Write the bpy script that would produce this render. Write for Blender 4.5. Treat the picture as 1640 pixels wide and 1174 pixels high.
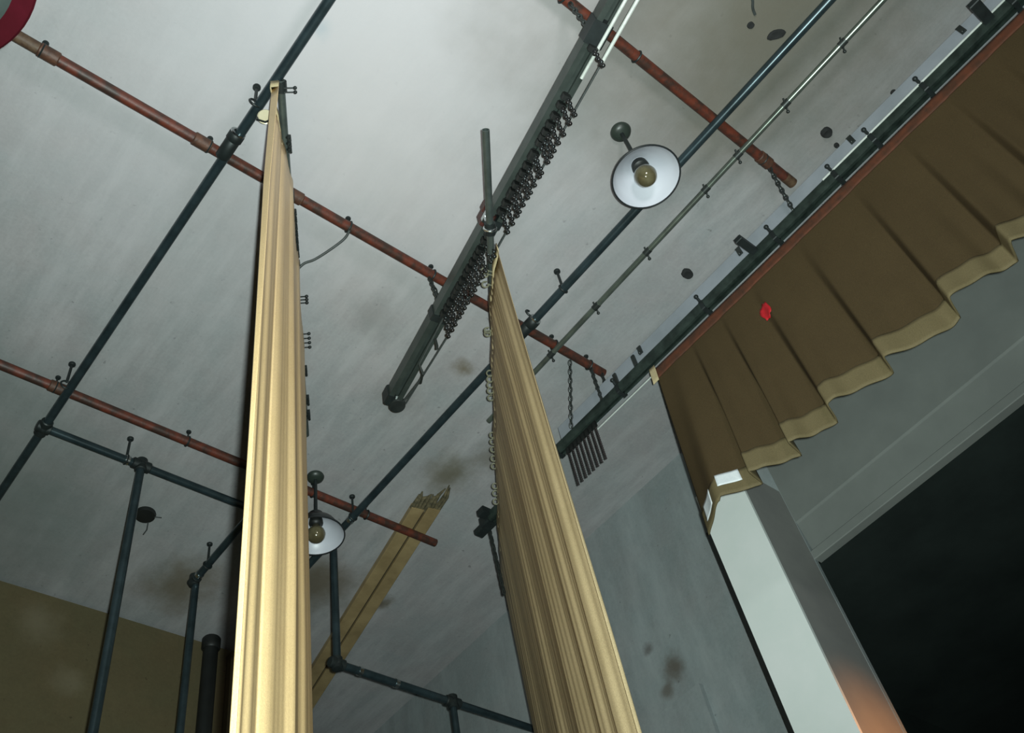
import bpy, math, random
from mathutils import Vector, Matrix, noise

for o in list(bpy.data.objects):
    bpy.data.objects.remove(o)
S = bpy.context.scene
C = S.collection
H = 1.6                                   # eye height above the stage floor; z values below are given from eye height
def V(x, y, z): return Vector((x, y, z + H))

# ------------------------------------------------------------------ camera
cam_d = bpy.data.cameras.new('camera'); cam = bpy.data.objects.new('camera', cam_d); C.objects.link(cam)
cam_d.sensor_fit = 'HORIZONTAL'; cam_d.sensor_width = 36.0; cam_d.lens = 36.0 * 1594.36 / 1640.0
cam_d.clip_start = 0.02; cam_d.clip_end = 100
RIGHT = Vector((0.76402792, -0.62473465, -0.16114577))
DOWN = Vector((0.4162433, 0.66812925, -0.61672103))
FWD = Vector((0.4929532, 0.40411623, 0.77051101))
cam.matrix_world = Matrix(((RIGHT.x, -DOWN.x, -FWD.x, 0), (RIGHT.y, -DOWN.y, -FWD.y, 0),
                           (RIGHT.z, -DOWN.z, -FWD.z, H), (0, 0, 0, 1)))
S.camera = cam

# ------------------------------------------------------------------ world, lights, exposure
W = bpy.data.worlds.new('world'); S.world = W; W.use_nodes = True
W.node_tree.nodes['Background'].inputs[0].default_value = (0.55, 0.75, 0.8, 1)
W.node_tree.nodes['Background'].inputs[1].default_value = 0.003
def light(name, kind, loc, energy, color, **kw):
    d = bpy.data.lights.new(name, kind); d.energy = energy; d.color = color
    for k, v in kw.items(): setattr(d, k, v)
    o = bpy.data.objects.new(name, d); C.objects.link(o); o.location = loc
    return o
def aim(o, target):
    o.rotation_euler = (target - o.location).to_track_quat('-Z', 'Y').to_euler()
flash = light('camera_flash', 'SPOT', V(0, 0, 0) + RIGHT * 0.05 - DOWN * 0.03, 1020, (0.86, 1.0, 0.95),
              spot_size=math.radians(120), spot_blend=1.0, shadow_soft_size=0.02)
aim(flash, V(1.75, 1.75, 4.6))
stage = light('ceiling_fill_light', 'AREA', V(0.95, -0.55, 2.95), 20, (1.0, 0.99, 1.0), shape='DISK', size=0.5)  # added unseen fill light that brightens the top of the ceiling
aim(stage, V(1.25, 0.55, 4.6))  # aims the added ceiling fill light
warm = light('house_lamp', 'SPOT', V(4.15, 0.9, 1.75), 48, (1.0, 0.36, 0.08), spot_size=math.radians(50),
             spot_blend=1.0, shadow_soft_size=0.03)
aim(warm, V(4.2, 1.87, 2.05))
S.view_settings.view_transform = 'Standard'; S.view_settings.look = 'None'
S.view_settings.exposure = 0.0; S.view_settings.gamma = 1.0
S.view_settings.use_curve_mapping = False

# ------------------------------------------------------------------ materials
def new_mat(name):
    m = bpy.data.materials.new(name); m.use_nodes = True
    nt = m.node_tree; b = nt.nodes['Principled BSDF']
    return m, nt, b
def node(nt, t, **kw):
    n = nt.nodes.new(t)
    for k, v in kw.items(): setattr(n, k, v)
    return n
def nz(nt, scale, detail=6, rough=0.6, coords=None, dist=0.0):
    n = node(nt, 'ShaderNodeTexNoise')
    n.inputs['Scale'].default_value = scale; n.inputs['Detail'].default_value = detail
    n.inputs['Roughness'].default_value = rough; n.inputs['Distortion'].default_value = dist
    if coords is not None: nt.links.new(coords, n.inputs['Vector'])
    return n.outputs['Fac']
def ramp(nt, fac, stops):
    r = node(nt, 'ShaderNodeValToRGB')
    el = r.color_ramp.elements
    while len(el) < len(stops): el.new(0.5)
    for e, (p, c) in zip(el, stops):
        e.position = p; e.color = (*c, 1) if len(c) == 3 else c
    nt.links.new(fac, r.inputs['Fac'])
    return r.outputs['Color']
def mixc(nt, fac, a, b, mode='MIX'):
    n = node(nt, 'ShaderNodeMix', data_type='RGBA', blend_type=mode)
    for s, v in ((n.inputs[0], fac), (n.inputs[6], a), (n.inputs[7], b)):
        if hasattr(v, 'links') or hasattr(v, 'is_linked'): nt.links.new(v, s)
        elif isinstance(v, (int, float)): s.default_value = v
        else: s.default_value = (*v, 1)
    return n.outputs[2]
def mth(nt, op, a, b=None, clamp=False):
    n = node(nt, 'ShaderNodeMath', operation=op, use_clamp=clamp)
    for s, v in zip(n.inputs, (a, b)):
        if v is None: continue
        if isinstance(v, (int, float)): s.default_value = v
        else: nt.links.new(v, s)
    return n.outputs[0]
def geo_pos(nt): return node(nt, 'ShaderNodeNewGeometry').outputs['Position']
def bump(nt, b, h, strength=0.2, dist=0.02):
    n = node(nt, 'ShaderNodeBump'); n.inputs['Strength'].default_value = strength; n.inputs['Distance'].default_value = dist
    nt.links.new(h, n.inputs['Height']); nt.links.new(n.outputs[0], b.inputs['Normal'])
def simple(name, c1, c2=None, scale=12, rough=0.6, metal=0.0, spec=0.5, bmp=0.0, lo=0.35, hi=0.65, coat=0.0):
    m, nt, b = new_mat(name)
    p = geo_pos(nt)
    f = nz(nt, scale, 5, 0.6, p)
    nt.links.new(ramp(nt, f, [(lo, c1), (hi, c2 or tuple(x * 0.7 for x in c1))]), b.inputs['Base Color'])
    b.inputs['Roughness'].default_value = rough; b.inputs['Metallic'].default_value = metal
    b.inputs['Specular IOR Level'].default_value = spec
    b.inputs['Coat Weight'].default_value = coat
    if bmp: bump(nt, b, f, bmp, 0.01)
    return m
def blob(nt, pos, centre, radius, wob=0.3, soft=0.95):
    """0..1 mask of one stain or painted light patch: distance to its centre, edge broken up by noise"""
    s = node(nt, 'ShaderNodeVectorMath', operation='DISTANCE'); nt.links.new(pos, s.inputs[0]); s.inputs[1].default_value = centre
    n = nz(nt, 3.0 / radius * 0.35, 5, 0.65, pos)
    d = mth(nt, 'DIVIDE', s.outputs['Value'], radius)
    d = mth(nt, 'ADD', d, mth(nt, 'MULTIPLY', mth(nt, 'SUBTRACT', n, 0.5), wob * 4))
    mr = node(nt, 'ShaderNodeMapRange', interpolation_type='SMOOTHSTEP')
    nt.links.new(d, mr.inputs[0]); mr.inputs[1].default_value = 1.0; mr.inputs[2].default_value = 1.0 - soft
    mr.inputs[3].default_value = 0; mr.inputs[4].default_value = 1
    return mr.outputs[0]
def plaster(name, base, dark, stains_and_light=(), amount=0.5, streak=None):
    m, nt, b = new_mat(name); p = geo_pos(nt)
    big = nz(nt, 0.9, 7, 0.62, p, 0.4); fine = nz(nt, 9, 8, 0.7, p)
    col = ramp(nt, big, [(0.25, dark), (0.7, base)])
    col = mixc(nt, 0.5, col, ramp(nt, fine, [(0.25, tuple(x * 0.84 for x in base)), (0.75, tuple(min(1, x * 1.1) for x in base))]))
    tint = nz(nt, 2.6, 4, 0.6, p, 0.3)
    col = mixc(nt, 0.45, col, mixc(nt, 1.0, col, ramp(nt, tint, [(0.35, (0.84, 0.95, 0.94)), (0.65, (1.0, 0.95, 0.93))]), 'MULTIPLY'))
    grit = nz(nt, 55, 4, 0.7, p)
    col = mixc(nt, 0.6, col, mixc(nt, 1.0, col, ramp(nt, grit, [(0.3, (0.78, 0.78, 0.78)), (0.7, (1.0, 1.0, 1.0))]), 'MULTIPLY'))
    if streak:                                      # brushed trowel streaks
        mp = node(nt, 'ShaderNodeMapping'); mp.inputs['Scale'].default_value = streak; nt.links.new(p, mp.inputs['Vector'])
        st = nz(nt, 2.2, 6, 0.7, mp.outputs[0])
        col = mixc(nt, ramp(nt, st, [(0.45, (0, 0, 0)), (0.72, (0.55, 0.55, 0.55))]), col, tuple(x * 1.25 for x in base))
    speck = nz(nt, 26, 3, 0.5, p)
    col = mixc(nt, ramp(nt, speck, [(0.70, (0, 0, 0)), (0.76, (0.55, 0.55, 0.55))]), col, tuple(x * 0.35 for x in base))
    for c, r, k, tint in stains_and_light:
        msk = mth(nt, 'MULTIPLY', blob(nt, p, (c[0], c[1], c[2] + H), r), k)
        col = mixc(nt, msk, col, tint)
    nt.links.new(col, b.inputs['Base Color'])
    b.inputs['Roughness'].default_value = 0.85; b.inputs['Specular IOR Level'].default_value = 0.25
    bump(nt, b, mth(nt, 'ADD', fine, mth(nt, 'MULTIPLY', big, 2.0)), 0.12, 0.015)
    return m
BR = (0.10, 0.075, 0.035); GREY = (0.16, 0.165, 0.155)
M = {}
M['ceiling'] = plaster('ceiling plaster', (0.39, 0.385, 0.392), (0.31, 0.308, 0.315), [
    ((1.1, 0.9, 4.6), 2.55, 0.9, (0.565, 0.548, 0.568)),  # broad pale patch: extra brightness overhead painted into the plaster colour
    ((2.7, 2.58, 4.6), 0.10, 0.75, (0.13, 0.10, 0.05)), ((2.95, 2.50, 4.6), 0.16, 0.35, GREY),
    ((3.15, 3.33, 4.6), 0.26, 0.75, (0.10, 0.085, 0.04)), ((3.33, 3.05, 4.6), 0.2, 0.5, (0.11, 0.09, 0.05)),
    ((2.5, 2.98, 4.6), 0.22, 0.4, GREY), ((2.05, 2.55, 4.6), 0.22, 0.35, GREY),
    ((3.0, 4.65, 4.6), 0.42, 0.8, BR), ((2.2, 5.05, 4.6), 0.38, 0.75, (0.12, 0.09, 0.04)), ((2.9, 5.1, 4.6), 0.4, 0.8, BR),
    ((3.5, 4.6, 4.6), 0.12, 0.8, BR),
    ((2.45, -0.15, 4.6), 1.7, 0.9, (0.13, 0.12, 0.088)), ((0.6, 4.9, 4.6), 1.6, 0.8, (0.14, 0.165, 0.15)), ((2.9, 0.6, 4.6), 0.3, 0.35, (0.2, 0.18, 0.14)),  # the grey-green patch paints the flash falloff into the far left ceiling
    ((1.05, 0.72, 4.6), 0.10, 0.35, (0.25, 0.36, 0.42)), ((0.98, 1.02, 4.6), 0.09, 0.3, (0.25, 0.36, 0.42)),
    ((0.93, 1.35, 4.6), 0.08, 0.3, (0.25, 0.36, 0.42)),
], streak=(3.2, 0.55, 1))
M['wall'] = plaster('proscenium wall plaster', (0.31, 0.34, 0.345), (0.225, 0.25, 0.255), [
    ((4.39, 2.98, 3.30), 0.13, 0.7, (0.085, 0.055, 0.03)), ((4.39, 3.08, 3.20), 0.08, 0.6, (0.085, 0.055, 0.03)), ((4.39, 3.12, 3.52), 0.06, 0.6, (0.07, 0.05, 0.04)),
    ((4.39, 4.15, 3.3), 0.35, 0.6, (0.10, 0.07, 0.045))], streak=(1, 2.0, 0.5))
M['side_wall'] = plaster('brown side wall plaster', (0.155, 0.125, 0.067), (0.11, 0.09, 0.05), [
    ((1.5, 5.5, 4.35), 0.22, 0.4, (0.26, 0.23, 0.16)), ((1.75, 5.5, 4.0), 0.16, 0.35, (0.26, 0.23, 0.16)),
    ((1.2, 5.5, 3.9), 0.15, 0.35, (0.24, 0.2, 0.13))])
M['header'] = simple('header paint', (0.205, 0.22, 0.205), (0.175, 0.188, 0.176), 3, 0.7, spec=0.3)
M['pilaster_white'] = simple('glossy white paint', (0.86, 0.90, 0.88), (0.80, 0.86, 0.83), 3, 0.32, spec=0.5)
M['pilaster_grey'] = simple('grey paint', (0.30, 0.30, 0.285), (0.27, 0.27, 0.26), 6, 0.55, spec=0.4)
M['floor'] = simple('dark stage boards', (0.06, 0.045, 0.03), None, 4, 0.6)
M['house'] = simple('dark house paint', (0.045, 0.06, 0.055), (0.03, 0.04, 0.037), 1.5, 0.8, spec=0.2)
M['red_pipe'] = simple('rusty red pipe paint', (0.125, 0.028, 0.014), (0.04, 0.02, 0.014), 16, 0.5, spec=0.5, lo=0.38, hi=0.6, bmp=0.25)
M['rust_end'] = simple('bare rusted pipe end', (0.12, 0.075, 0.042), (0.06, 0.03, 0.018), 30, 0.6, bmp=0.3)
M['coupling'] = simple('rusty coupling', (0.11, 0.045, 0.024), (0.05, 0.024, 0.015), 30, 0.55, bmp=0.3)
M['pipe'] = simple('dark galvanised pipe', (0.045, 0.07, 0.08), (0.025, 0.04, 0.045), 8, 0.3, metal=0.5, bmp=0.05)
M['fitting'] = simple('black iron fitting', (0.022, 0.03, 0.03), (0.015, 0.02, 0.02), 20, 0.5, metal=0.3)
M['bright'] = simple('bright steel', (0.62, 0.66, 0.66), (0.5, 0.54, 0.55), 20, 0.25, metal=1.0)
M['dark_metal'] = simple('dark metal', (0.05, 0.058, 0.055), (0.03, 0.036, 0.034), 20, 0.4, metal=0.5)
M['track'] = simple('grey green track steel', (0.062, 0.078, 0.070), (0.042, 0.054, 0.048), 10, 0.42, metal=0.35)
M['valance_track'] = simple('green black track', (0.045, 0.066, 0.056), (0.02, 0.03, 0.026), 16, 0.38, metal=0.4)
M['cord'] = simple('pale nylon cord', (0.62, 0.66, 0.62), (0.5, 0.54, 0.5), 40, 0.35, spec=0.6)
M['dark_cord'] = simple('dark cord', (0.05, 0.06, 0.058), None, 40, 0.6)
M['bead'] = simple('blackened bead chain', (0.05, 0.062, 0.065), (0.035, 0.03, 0.028), 60, 0.3, metal=0.8)
M['brown_bead'] = simple('brown bead chain', (0.03, 0.022, 0.022), (0.02, 0.015, 0.016), 60, 0.5, metal=0.3)
M['clamp_red'] = simple('dark red clamp', (0.07, 0.018, 0.015), (0.03, 0.015, 0.012), 30, 0.5)
M['wood'] = simple('old varnished board', (0.36, 0.265, 0.13), (0.25, 0.18, 0.085), 6, 0.55)
M['dark_wood'] = simple('dark broken wood', (0.035, 0.03, 0.018), None, 12, 0.8)
M['pale_beam'] = simple('bluish white painted board', (0.33, 0.36, 0.40), (0.27, 0.30, 0.33), 5, 0.6)
M['enamel'] = simple('white enamel', (0.58, 0.60, 0.66), (0.55, 0.57, 0.63), 2, 0.38, spec=0.6)
M['enamel_dark'] = simple('black enamel rim', (0.02, 0.024, 0.026), None, 10, 0.3)
M['canopy'] = simple('dark green enamel', (0.03, 0.042, 0.034), None, 10, 0.4)
M['black'] = simple('black iron and shadow strip', (0.012, 0.014, 0.013), None, 10, 0.5)
M['hole'] = simple('dark plaster hole', (0.02, 0.022, 0.022), None, 30, 0.9)
M['red_rim'] = simple('dark red paint', (0.06, 0.006, 0.011), (0.045, 0.005, 0.008), 8, 0.9, spec=0.03)
M['grey_face'] = simple('grey green paint', (0.08, 0.10, 0.094), None, 8, 0.8, spec=0.1)
M['cream'] = simple('cream porcelain', (0.80, 0.72, 0.52), (0.72, 0.63, 0.42), 10, 0.3)
M['webbing'] = simple('rust red webbing', (0.12, 0.034, 0.013), (0.06, 0.024, 0.011), 18, 0.8)
M['paper'] = simple('white paper label', (0.78, 0.82, 0.84), (0.70, 0.74, 0.77), 60, 0.5)
M['red_patch'] = simple('bright red tape', (0.55, 0.012, 0.02), (0.42, 0.01, 0.015), 20, 0.5)
M['hook_pale'] = simple('pale brassy hook', (0.42, 0.42, 0.30), (0.3, 0.3, 0.22), 40, 0.35, metal=0.6)

def fabric(name, c1, c2, rough, sheen, weave=260, spec=0.3):
    m, nt, b = new_mat(name); p = geo_pos(nt)
    f = nz(nt, 5, 4, 0.6, p); g = nz(nt, weave, 2, 0.6, p)
    col = ramp(nt, f, [(0.3, c1), (0.7, c2)])
    col = mixc(nt, 0.35, col, ramp(nt, g, [(0.3, tuple(x * 0.6 for x in c1)), (0.7, tuple(min(1, x * 1.3) for x in c2))]))
    nt.links.new(col, b.inputs['Base Color'])
    b.inputs['Roughness'].default_value = rough; b.inputs['Specular IOR Level'].default_value = spec
    b.inputs['Sheen Weight'].default_value = sheen * 0.0; b.inputs['Sheen Roughness'].default_value = 0.4
    b.inputs['Sheen Tint'].default_value = (*c2, 1)
    bump(nt, b, g, 0.15, 0.003)
    return m
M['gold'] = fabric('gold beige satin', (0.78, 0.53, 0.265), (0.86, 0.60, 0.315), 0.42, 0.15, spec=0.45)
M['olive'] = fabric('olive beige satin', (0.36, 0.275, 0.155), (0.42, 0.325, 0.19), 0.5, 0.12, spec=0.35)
M['valance'] = fabric('brown valance cloth', (0.062, 0.042, 0.019), (0.072, 0.049, 0.022), 0.8, 0.1, spec=0.2)
M['hem'] = fabric('pale brown hem cloth', (0.13, 0.103, 0.05), (0.16, 0.126, 0.064), 0.7, 0.1, spec=0.25)
M['lining'] = fabric('cream lining', (0.48, 0.39, 0.22), (0.54, 0.45, 0.27), 0.7, 0.1)

def bulb_mat():
    m, nt, b = new_mat('smoky bulb glass'); p = geo_pos(nt)
    f = nz(nt, 18, 3, 0.5, p)
    nt.links.new(ramp(nt, f, [(0.35, (0.10, 0.085, 0.045)), (0.65, (0.17, 0.15, 0.085))]), b.inputs['Base Color'])
    b.inputs['Roughness'].default_value = 0.08; b.inputs['Metallic'].default_value = 0.25; b.inputs['Coat Weight'].default_value = 0.6
    return m
M['bulb'] = bulb_mat()

# ------------------------------------------------------------------ mesh helpers
class MB:
    def __init__(s): s.v = []; s.f = []
    def ring(s, pts):
        i = len(s.v); s.v += [Vector(p) for p in pts]; return list(range(i, i + len(pts)))
    def bridge(s, a, b):
        n = len(a)
        for k in range(n): s.f.append((a[k], a[(k + 1) % n], b[(k + 1) % n], b[k]))
    def frame(s, d):
        d = d.normalized(); u = Vector((0, 0, 1)) if abs(d.z) < 0.9 else Vector((1, 0, 0))
        x = d.cross(u).normalized(); y = d.cross(x).normalized(); return x, y
    def tube(s, path, r, n=14, cap=True):
        path = [Vector(p) for p in path]; rings = []
        x = None
        for i, p in enumerate(path):
            d = (path[min(i + 1, len(path) - 1)] - path[max(i - 1, 0)]).normalized()
            if x is None: x, y = s.frame(d)
            else:
                x = (x - d * x.dot(d)).normalized(); y = d.cross(x).normalized()
            rr = r[i] if isinstance(r, (list, tuple)) else r
            rings.append(s.ring([p + x * (rr * math.cos(2 * math.pi * k / n)) + y * (rr * math.sin(2 * math.pi * k / n)) for k in range(n)]))
        for a, b in zip(rings, rings[1:]): s.bridge(a, b)
        if cap: s.f.append(tuple(reversed(rings[0]))); s.f.append(tuple(rings[-1]))
        return s
    def hollow(s, p, q, r, ri, n=20):
        p, q = Vector(p), Vector(q); x, y = s.frame(q - p)
        def rg(c, rr): return s.ring([c + x * (rr * math.cos(2 * math.pi * k / n)) + y * (rr * math.sin(2 * math.pi * k / n)) for k in range(n)])
        a, b, c, d = rg(p, r), rg(q, r), rg(q, ri), rg(p, ri)
        s.bridge(a, b); s.bridge(b, c); s.bridge(c, d); s.bridge(d, a)
        return s
    def box(s, c, ax, ay, az, bevel=0.0):
        """box from centre and three half-axis vectors, with chamfered long edges when bevel > 0"""
        c = Vector(c); ax, ay, az = Vector(ax), Vector(ay), Vector(az)
        if bevel <= 0:
            sec = [(-1, -1), (1, -1), (1, 1), (-1, 1)]
        else:
            bx = bevel / ax.length; by = bevel / ay.length
            sec = [(-1 + bx, -1), (1 - bx, -1), (1, -1 + by), (1, 1 - by), (1 - bx, 1), (-1 + bx, 1), (-1, 1 - by), (-1, -1 + by)]
        a = s.ring([c + ax * u + ay * w - az for u, w in sec]); b = s.ring([c + ax * u + ay * w + az for u, w in sec])
        s.bridge(a, b); s.f.append(tuple(reversed(a))); s.f.append(tuple(b))
        return s
    def bx(s, x0, x1, y0, y1, z0, z1):
        return s.box(((x0 + x1) / 2, (y0 + y1) / 2, (z0 + z1) / 2 + H), ((x1 - x0) / 2, 0, 0), (0, (y1 - y0) / 2, 0), (0, 0, (z1 - z0) / 2))
    def extrude(s, prof, a, b):
        """profile points (Vector offsets) swept from a to b"""
        r0 = s.ring([Vector(a) + p for p in prof]); r1 = s.ring([Vector(b) + p for p in prof])
        s.bridge(r0, r1); s.f.append(tuple(reversed(r0))); s.f.append(tuple(r1)); return s
    def lathe(s, base, prof, n=32, axis=(0, 0, 1), closed=False):
        base = Vector(base); d = Vector(axis).normalized(); x, y = s.frame(d); rings = []
        for r, h in prof:
            rings.append(s.ring([base + d * h + x * (max(r, 1e-4) * math.cos(2 * math.pi * k / n)) + y * (max(r, 1e-4) * math.sin(2 * math.pi * k / n)) for k in range(n)]))
        for a, b in zip(rings, rings[1:]): s.bridge(a, b)
        if closed: s.bridge(rings[-1], rings[0])
        else:
            if prof[0][0] < 1e-3: s.f.append(tuple(reversed(rings[0])))
            if prof[-1][0] < 1e-3: s.f.append(tuple(rings[-1]))
        return s
    def ball(s, c, r, n=10, m=6):
        return s.lathe(Vector(c), [(r * math.sin(math.pi * k / m), -r * math.cos(math.pi * k / m)) for k in range(m + 1)], n)
    def torus(s, c, R_, r, axis, n=16, m=8, arc=1.0):
        c = Vector(c); x, y = s.frame(Vector(axis)); k_ = n if arc >= 1 else n + 1; rings = []
        az = Vector(axis).normalized()
        for i in range(k_):
            t = 2 * math.pi * arc * i / n; rad = x * math.cos(t) + y * math.sin(t)
            rings.append(s.ring([c + rad * (R_ + r * math.cos(2 * math.pi * j / m)) + az * (r * math.sin(2 * math.pi * j / m)) for j in range(m)]))
        for a, b in zip(rings, rings[1:]): s.bridge(a, b)
        if arc >= 1: s.bridge(rings[-1], rings[0])
        else: s.f.append(tuple(reversed(rings[0]))); s.f.append(tuple(rings[-1]))
        return s
    def grid(s, rows):
        idx = [s.ring(r) for r in rows]
        for a, b in zip(idx, idx[1:]):
            for k in range(len(a) - 1): s.f.append((a[k], a[k + 1], b[k + 1], b[k]))
        return s
    def build(s, name, mat, parent=None, origin=None, angle=40):
        off = Vector((0, 0, 0))
        if parent is not None:
            p = parent
            while p is not None: off += Vector(p.location); p = p.parent
            loc = Vector((0, 0, 0))
        else:
            loc = Vector(origin) if origin is not None else sum(s.v, Vector()) / len(s.v)
            off = loc
        me = bpy.data.meshes.new(name)
        me.from_pydata([tuple(v - off) for v in s.v], [], s.f); me.update()
        me.polygons.foreach_set('use_smooth', [True] * len(me.polygons))
        me.set_sharp_from_angle(angle=math.radians(angle))
        me.materials.append(mat if not isinstance(mat, str) else M[mat])
        import bmesh
        bm = bmesh.new(); bm.from_mesh(me); bmesh.ops.recalc_face_normals(bm, faces=bm.faces); bm.to_mesh(me); bm.free()
        o = bpy.data.objects.new(name, me); C.objects.link(o); o.location = loc
        if parent is not None: o.parent = parent
        return o
def tag(o, label=None, cat=None, group=None, kind=None):
    if label: o['label'] = label
    if cat: o['category'] = cat
    if group: o['group'] = group
    if kind: o['kind'] = kind
    return o
def thing(name, loc, label, cat, group=None):
    o = bpy.data.objects.new(name, None); C.objects.link(o); o.location = loc; o.empty_display_size = 0.05
    return tag(o, label, cat, group)
def dup(root, delta):
    r = root.copy(); C.objects.link(r); r.location = Vector(root.location) + delta
    for ch in list(root.children):
        c = ch.copy(); C.objects.link(c); c.parent = r
        for g in ch.children:
            d = g.copy(); C.objects.link(d); d.parent = c
    return r
def solid(o, t, offset=0.0):
    md = o.modifiers.new('thickness', 'SOLIDIFY'); md.thickness = t; md.offset = offset; return o
def catmull(pts, n):
    out = []
    P = [pts[0]] + list(pts) + [pts[-1]]
    for i in range(1, len(P) - 2):
        for k in range(n):
            t = k / n; a, b, c, d = P[i - 1], P[i], P[i + 1], P[i + 2]
            out.append(tuple(0.5 * (2 * b[j] + (c[j] - a[j]) * t + (2 * a[j] - 5 * b[j] + 4 * c[j] - d[j]) * t * t + (3 * b[j] - a[j] - 3 * c[j] + d[j]) * t ** 3) for j in range(len(b))))
    out.append(tuple(pts[-1])); return out
UP = Vector((0, 0, 1)); XA = Vector((1, 0, 0)); YA = Vector((0, 1, 0))

# ------------------------------------------------------------------ the setting
XW, YW, ZC = 4.39, 5.52, 4.6
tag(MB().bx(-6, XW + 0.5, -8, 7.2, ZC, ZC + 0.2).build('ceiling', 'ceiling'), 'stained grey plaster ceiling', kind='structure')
tag(MB().bx(-6, XW + 0.5, -8, 7.2, -H - 0.2, -H).build('floor', 'floor'), 'dark stage floor', kind='structure')
tag(MB().bx(-6, 2.96, YW, YW + 0.2, -H, ZC - 0.022).build('wall_left', 'side_wall'), 'brown plaster side wall', kind='structure')
tag(MB().bx(2.94, 2.96, YW + 0.2, 7.0, -H, ZC).build('wall_alcove', 'side_wall'), kind='structure')
tag(MB().bx(2.94, XW + 0.5, 7.0, 7.2, -H, ZC).build('wall_alcove_end', 'wall'), 'grey end wall of the corner alcove', kind='structure')
tag(MB().bx(XW, XW + 0.03, 1.872, 7.0, -H, ZC).build('wall_right', 'wall'), 'grey plaster wall beside the stage opening', kind='structure')
tag(MB().bx(XW, XW + 0.03, -8, 1.872, 3.555, ZC).build('wall_header', 'header'), 'plain grey wall above the stage opening', kind='structure')
tag(MB().bx(-6.2, -6, -8, YW + 0.2, -H, ZC).build('wall_back', 'wall'), kind='structure')
tag(MB().bx(-6, XW + 0.5, -8.2, -8, -H, ZC).build('wall_far', 'wall'), kind='structure')
mb = MB()
prof = [(4.39, 3.555), (4.402, 3.545), (4.418, 3.44), (4.424, 3.345), (4.392, 3.34), (4.388, 3.335), (4.388, 3.285), (4.392, 3.28), (4.45, 3.28), (4.45, 3.555)]
mb.extrude([Vector((x, 0, z + H)) for x, z in prof], (0, -8, 0), (0, 1.872, 0))
tag(mb.build('trim_1', 'header', angle=25), 'stepped moulding along the lower edge of the header', kind='structure')
# pilaster: white stage face, grey return towards the opening
pil = thing('pilaster', V(4.18, 2.02, -H), 'square pilaster with white front and grey return beside the dark opening', 'pilaster')
pil['kind'] = 'structure'
MB().bx(3.985, XW, 1.874, 2.17, -H, 3.80).build('shaft', 'pilaster_grey', pil)
MB().bx(3.962, 3.985, 2.172, 2.196, -H, 3.54).build('shadow_strip', 'black', pil)  # dark strip added in place of the flash shadow beside the white front
tag(MB().bx(3.965, 3.985, 1.872, 2.172, -H, 3.80).build('front_face', 'pilaster_white', pil), 'glossy white front')
tag(MB().bx(XW - 0.035, XW, 2.83, 4.0, -H, 3.085).build('trim_2', 'wall'), 'shallow raised panel on the grey wall', kind='structure')
# the dark house beyond the opening
tag(MB().bx(4.9, 16, -10, 4.0, 4.3, 4.5).build('ceiling_house', 'house'), kind='structure')
tag(MB().bx(16, 16.2, -10, 4.0, -H, 4.5).build('wall_house_end', 'house'), kind='structure')
tag(MB().bx(4.9, 16, 3.4, 3.6, -H, 4.5).build('wall_house_side', 'house'), kind='structure')
tag(MB().bx(4.9, 16, -10, 4.0, -H - 0.9, -H - 0.7).build('floor_house', 'house'), kind='structure')

# ------------------------------------------------------------------ red pipes under the ceiling
ZR, RR = 4.515, 0.027
def red_pipe(x0, x1, y, label, hangers, couplings, pale_end=None):
    t = thing('red_pipe', V((x0 + x1) / 2, y, ZR), label, 'pipe', 'red pipes under the ceiling')
    mb = MB(); mb.hollow(V(x0, y, ZR), V(x1, y, ZR), RR, RR - 0.006, 22); mb.build('pipe', 'red_pipe', t)
    for x in couplings:
        MB().tube([V(x - 0.045, y, ZR), V(x - 0.04, y, ZR), V(x + 0.04, y, ZR), V(x + 0.045, y, ZR)], [RR + 0.001, RR + 0.006, RR + 0.006, RR + 0.001], 20).build('coupling', 'coupling', t)
    for x in hangers:
        mb = MB(); mb.torus(V(x, y, ZR), RR + 0.003, 0.005, XA, 20, 6)
        mb.tube([V(x, y, ZR + RR), V(x - 0.002, y, ZC)], 0.005, 8); mb.lathe(V(x, y, ZC - 0.012), [(0.0, 0), (0.012, 0.0), (0.015, 0.006), (0.015, 0.012)], 12)
        mb.build('hanger', 'fitting', t)
    if pale_end is not None:
        MB().hollow(V(pale_end[0], y, ZR), V(pale_end[1], y, ZR), RR + 0.0015, RR - 0.004, 20).build('pipe_end', 'rust_end', t)
    return t
red_pipe(-0.135, 3.40, 2.11, 'long rusty red ceiling pipe crossing behind both curtains and the traverse track', [0.0, 0.795, 1.19, 1.58, 2.115, 2.55, 3.0, 3.28], [0.03, 0.76, 1.26], (-0.137, 0.0))
red_pipe(-2.2, 3.405, 3.825, 'red ceiling pipe running behind the left curtain, ending over the wooden boards', [0.0, 0.82, 1.60, 2.45, 2.85], [0.83])
red_pipe(-0.6, 3.40, 0.565, 'bright red ceiling pipe at upper right, ending beside the brown valance', [1.72, 2.2, 3.15], [3.16], (3.33, 3.402))

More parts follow.
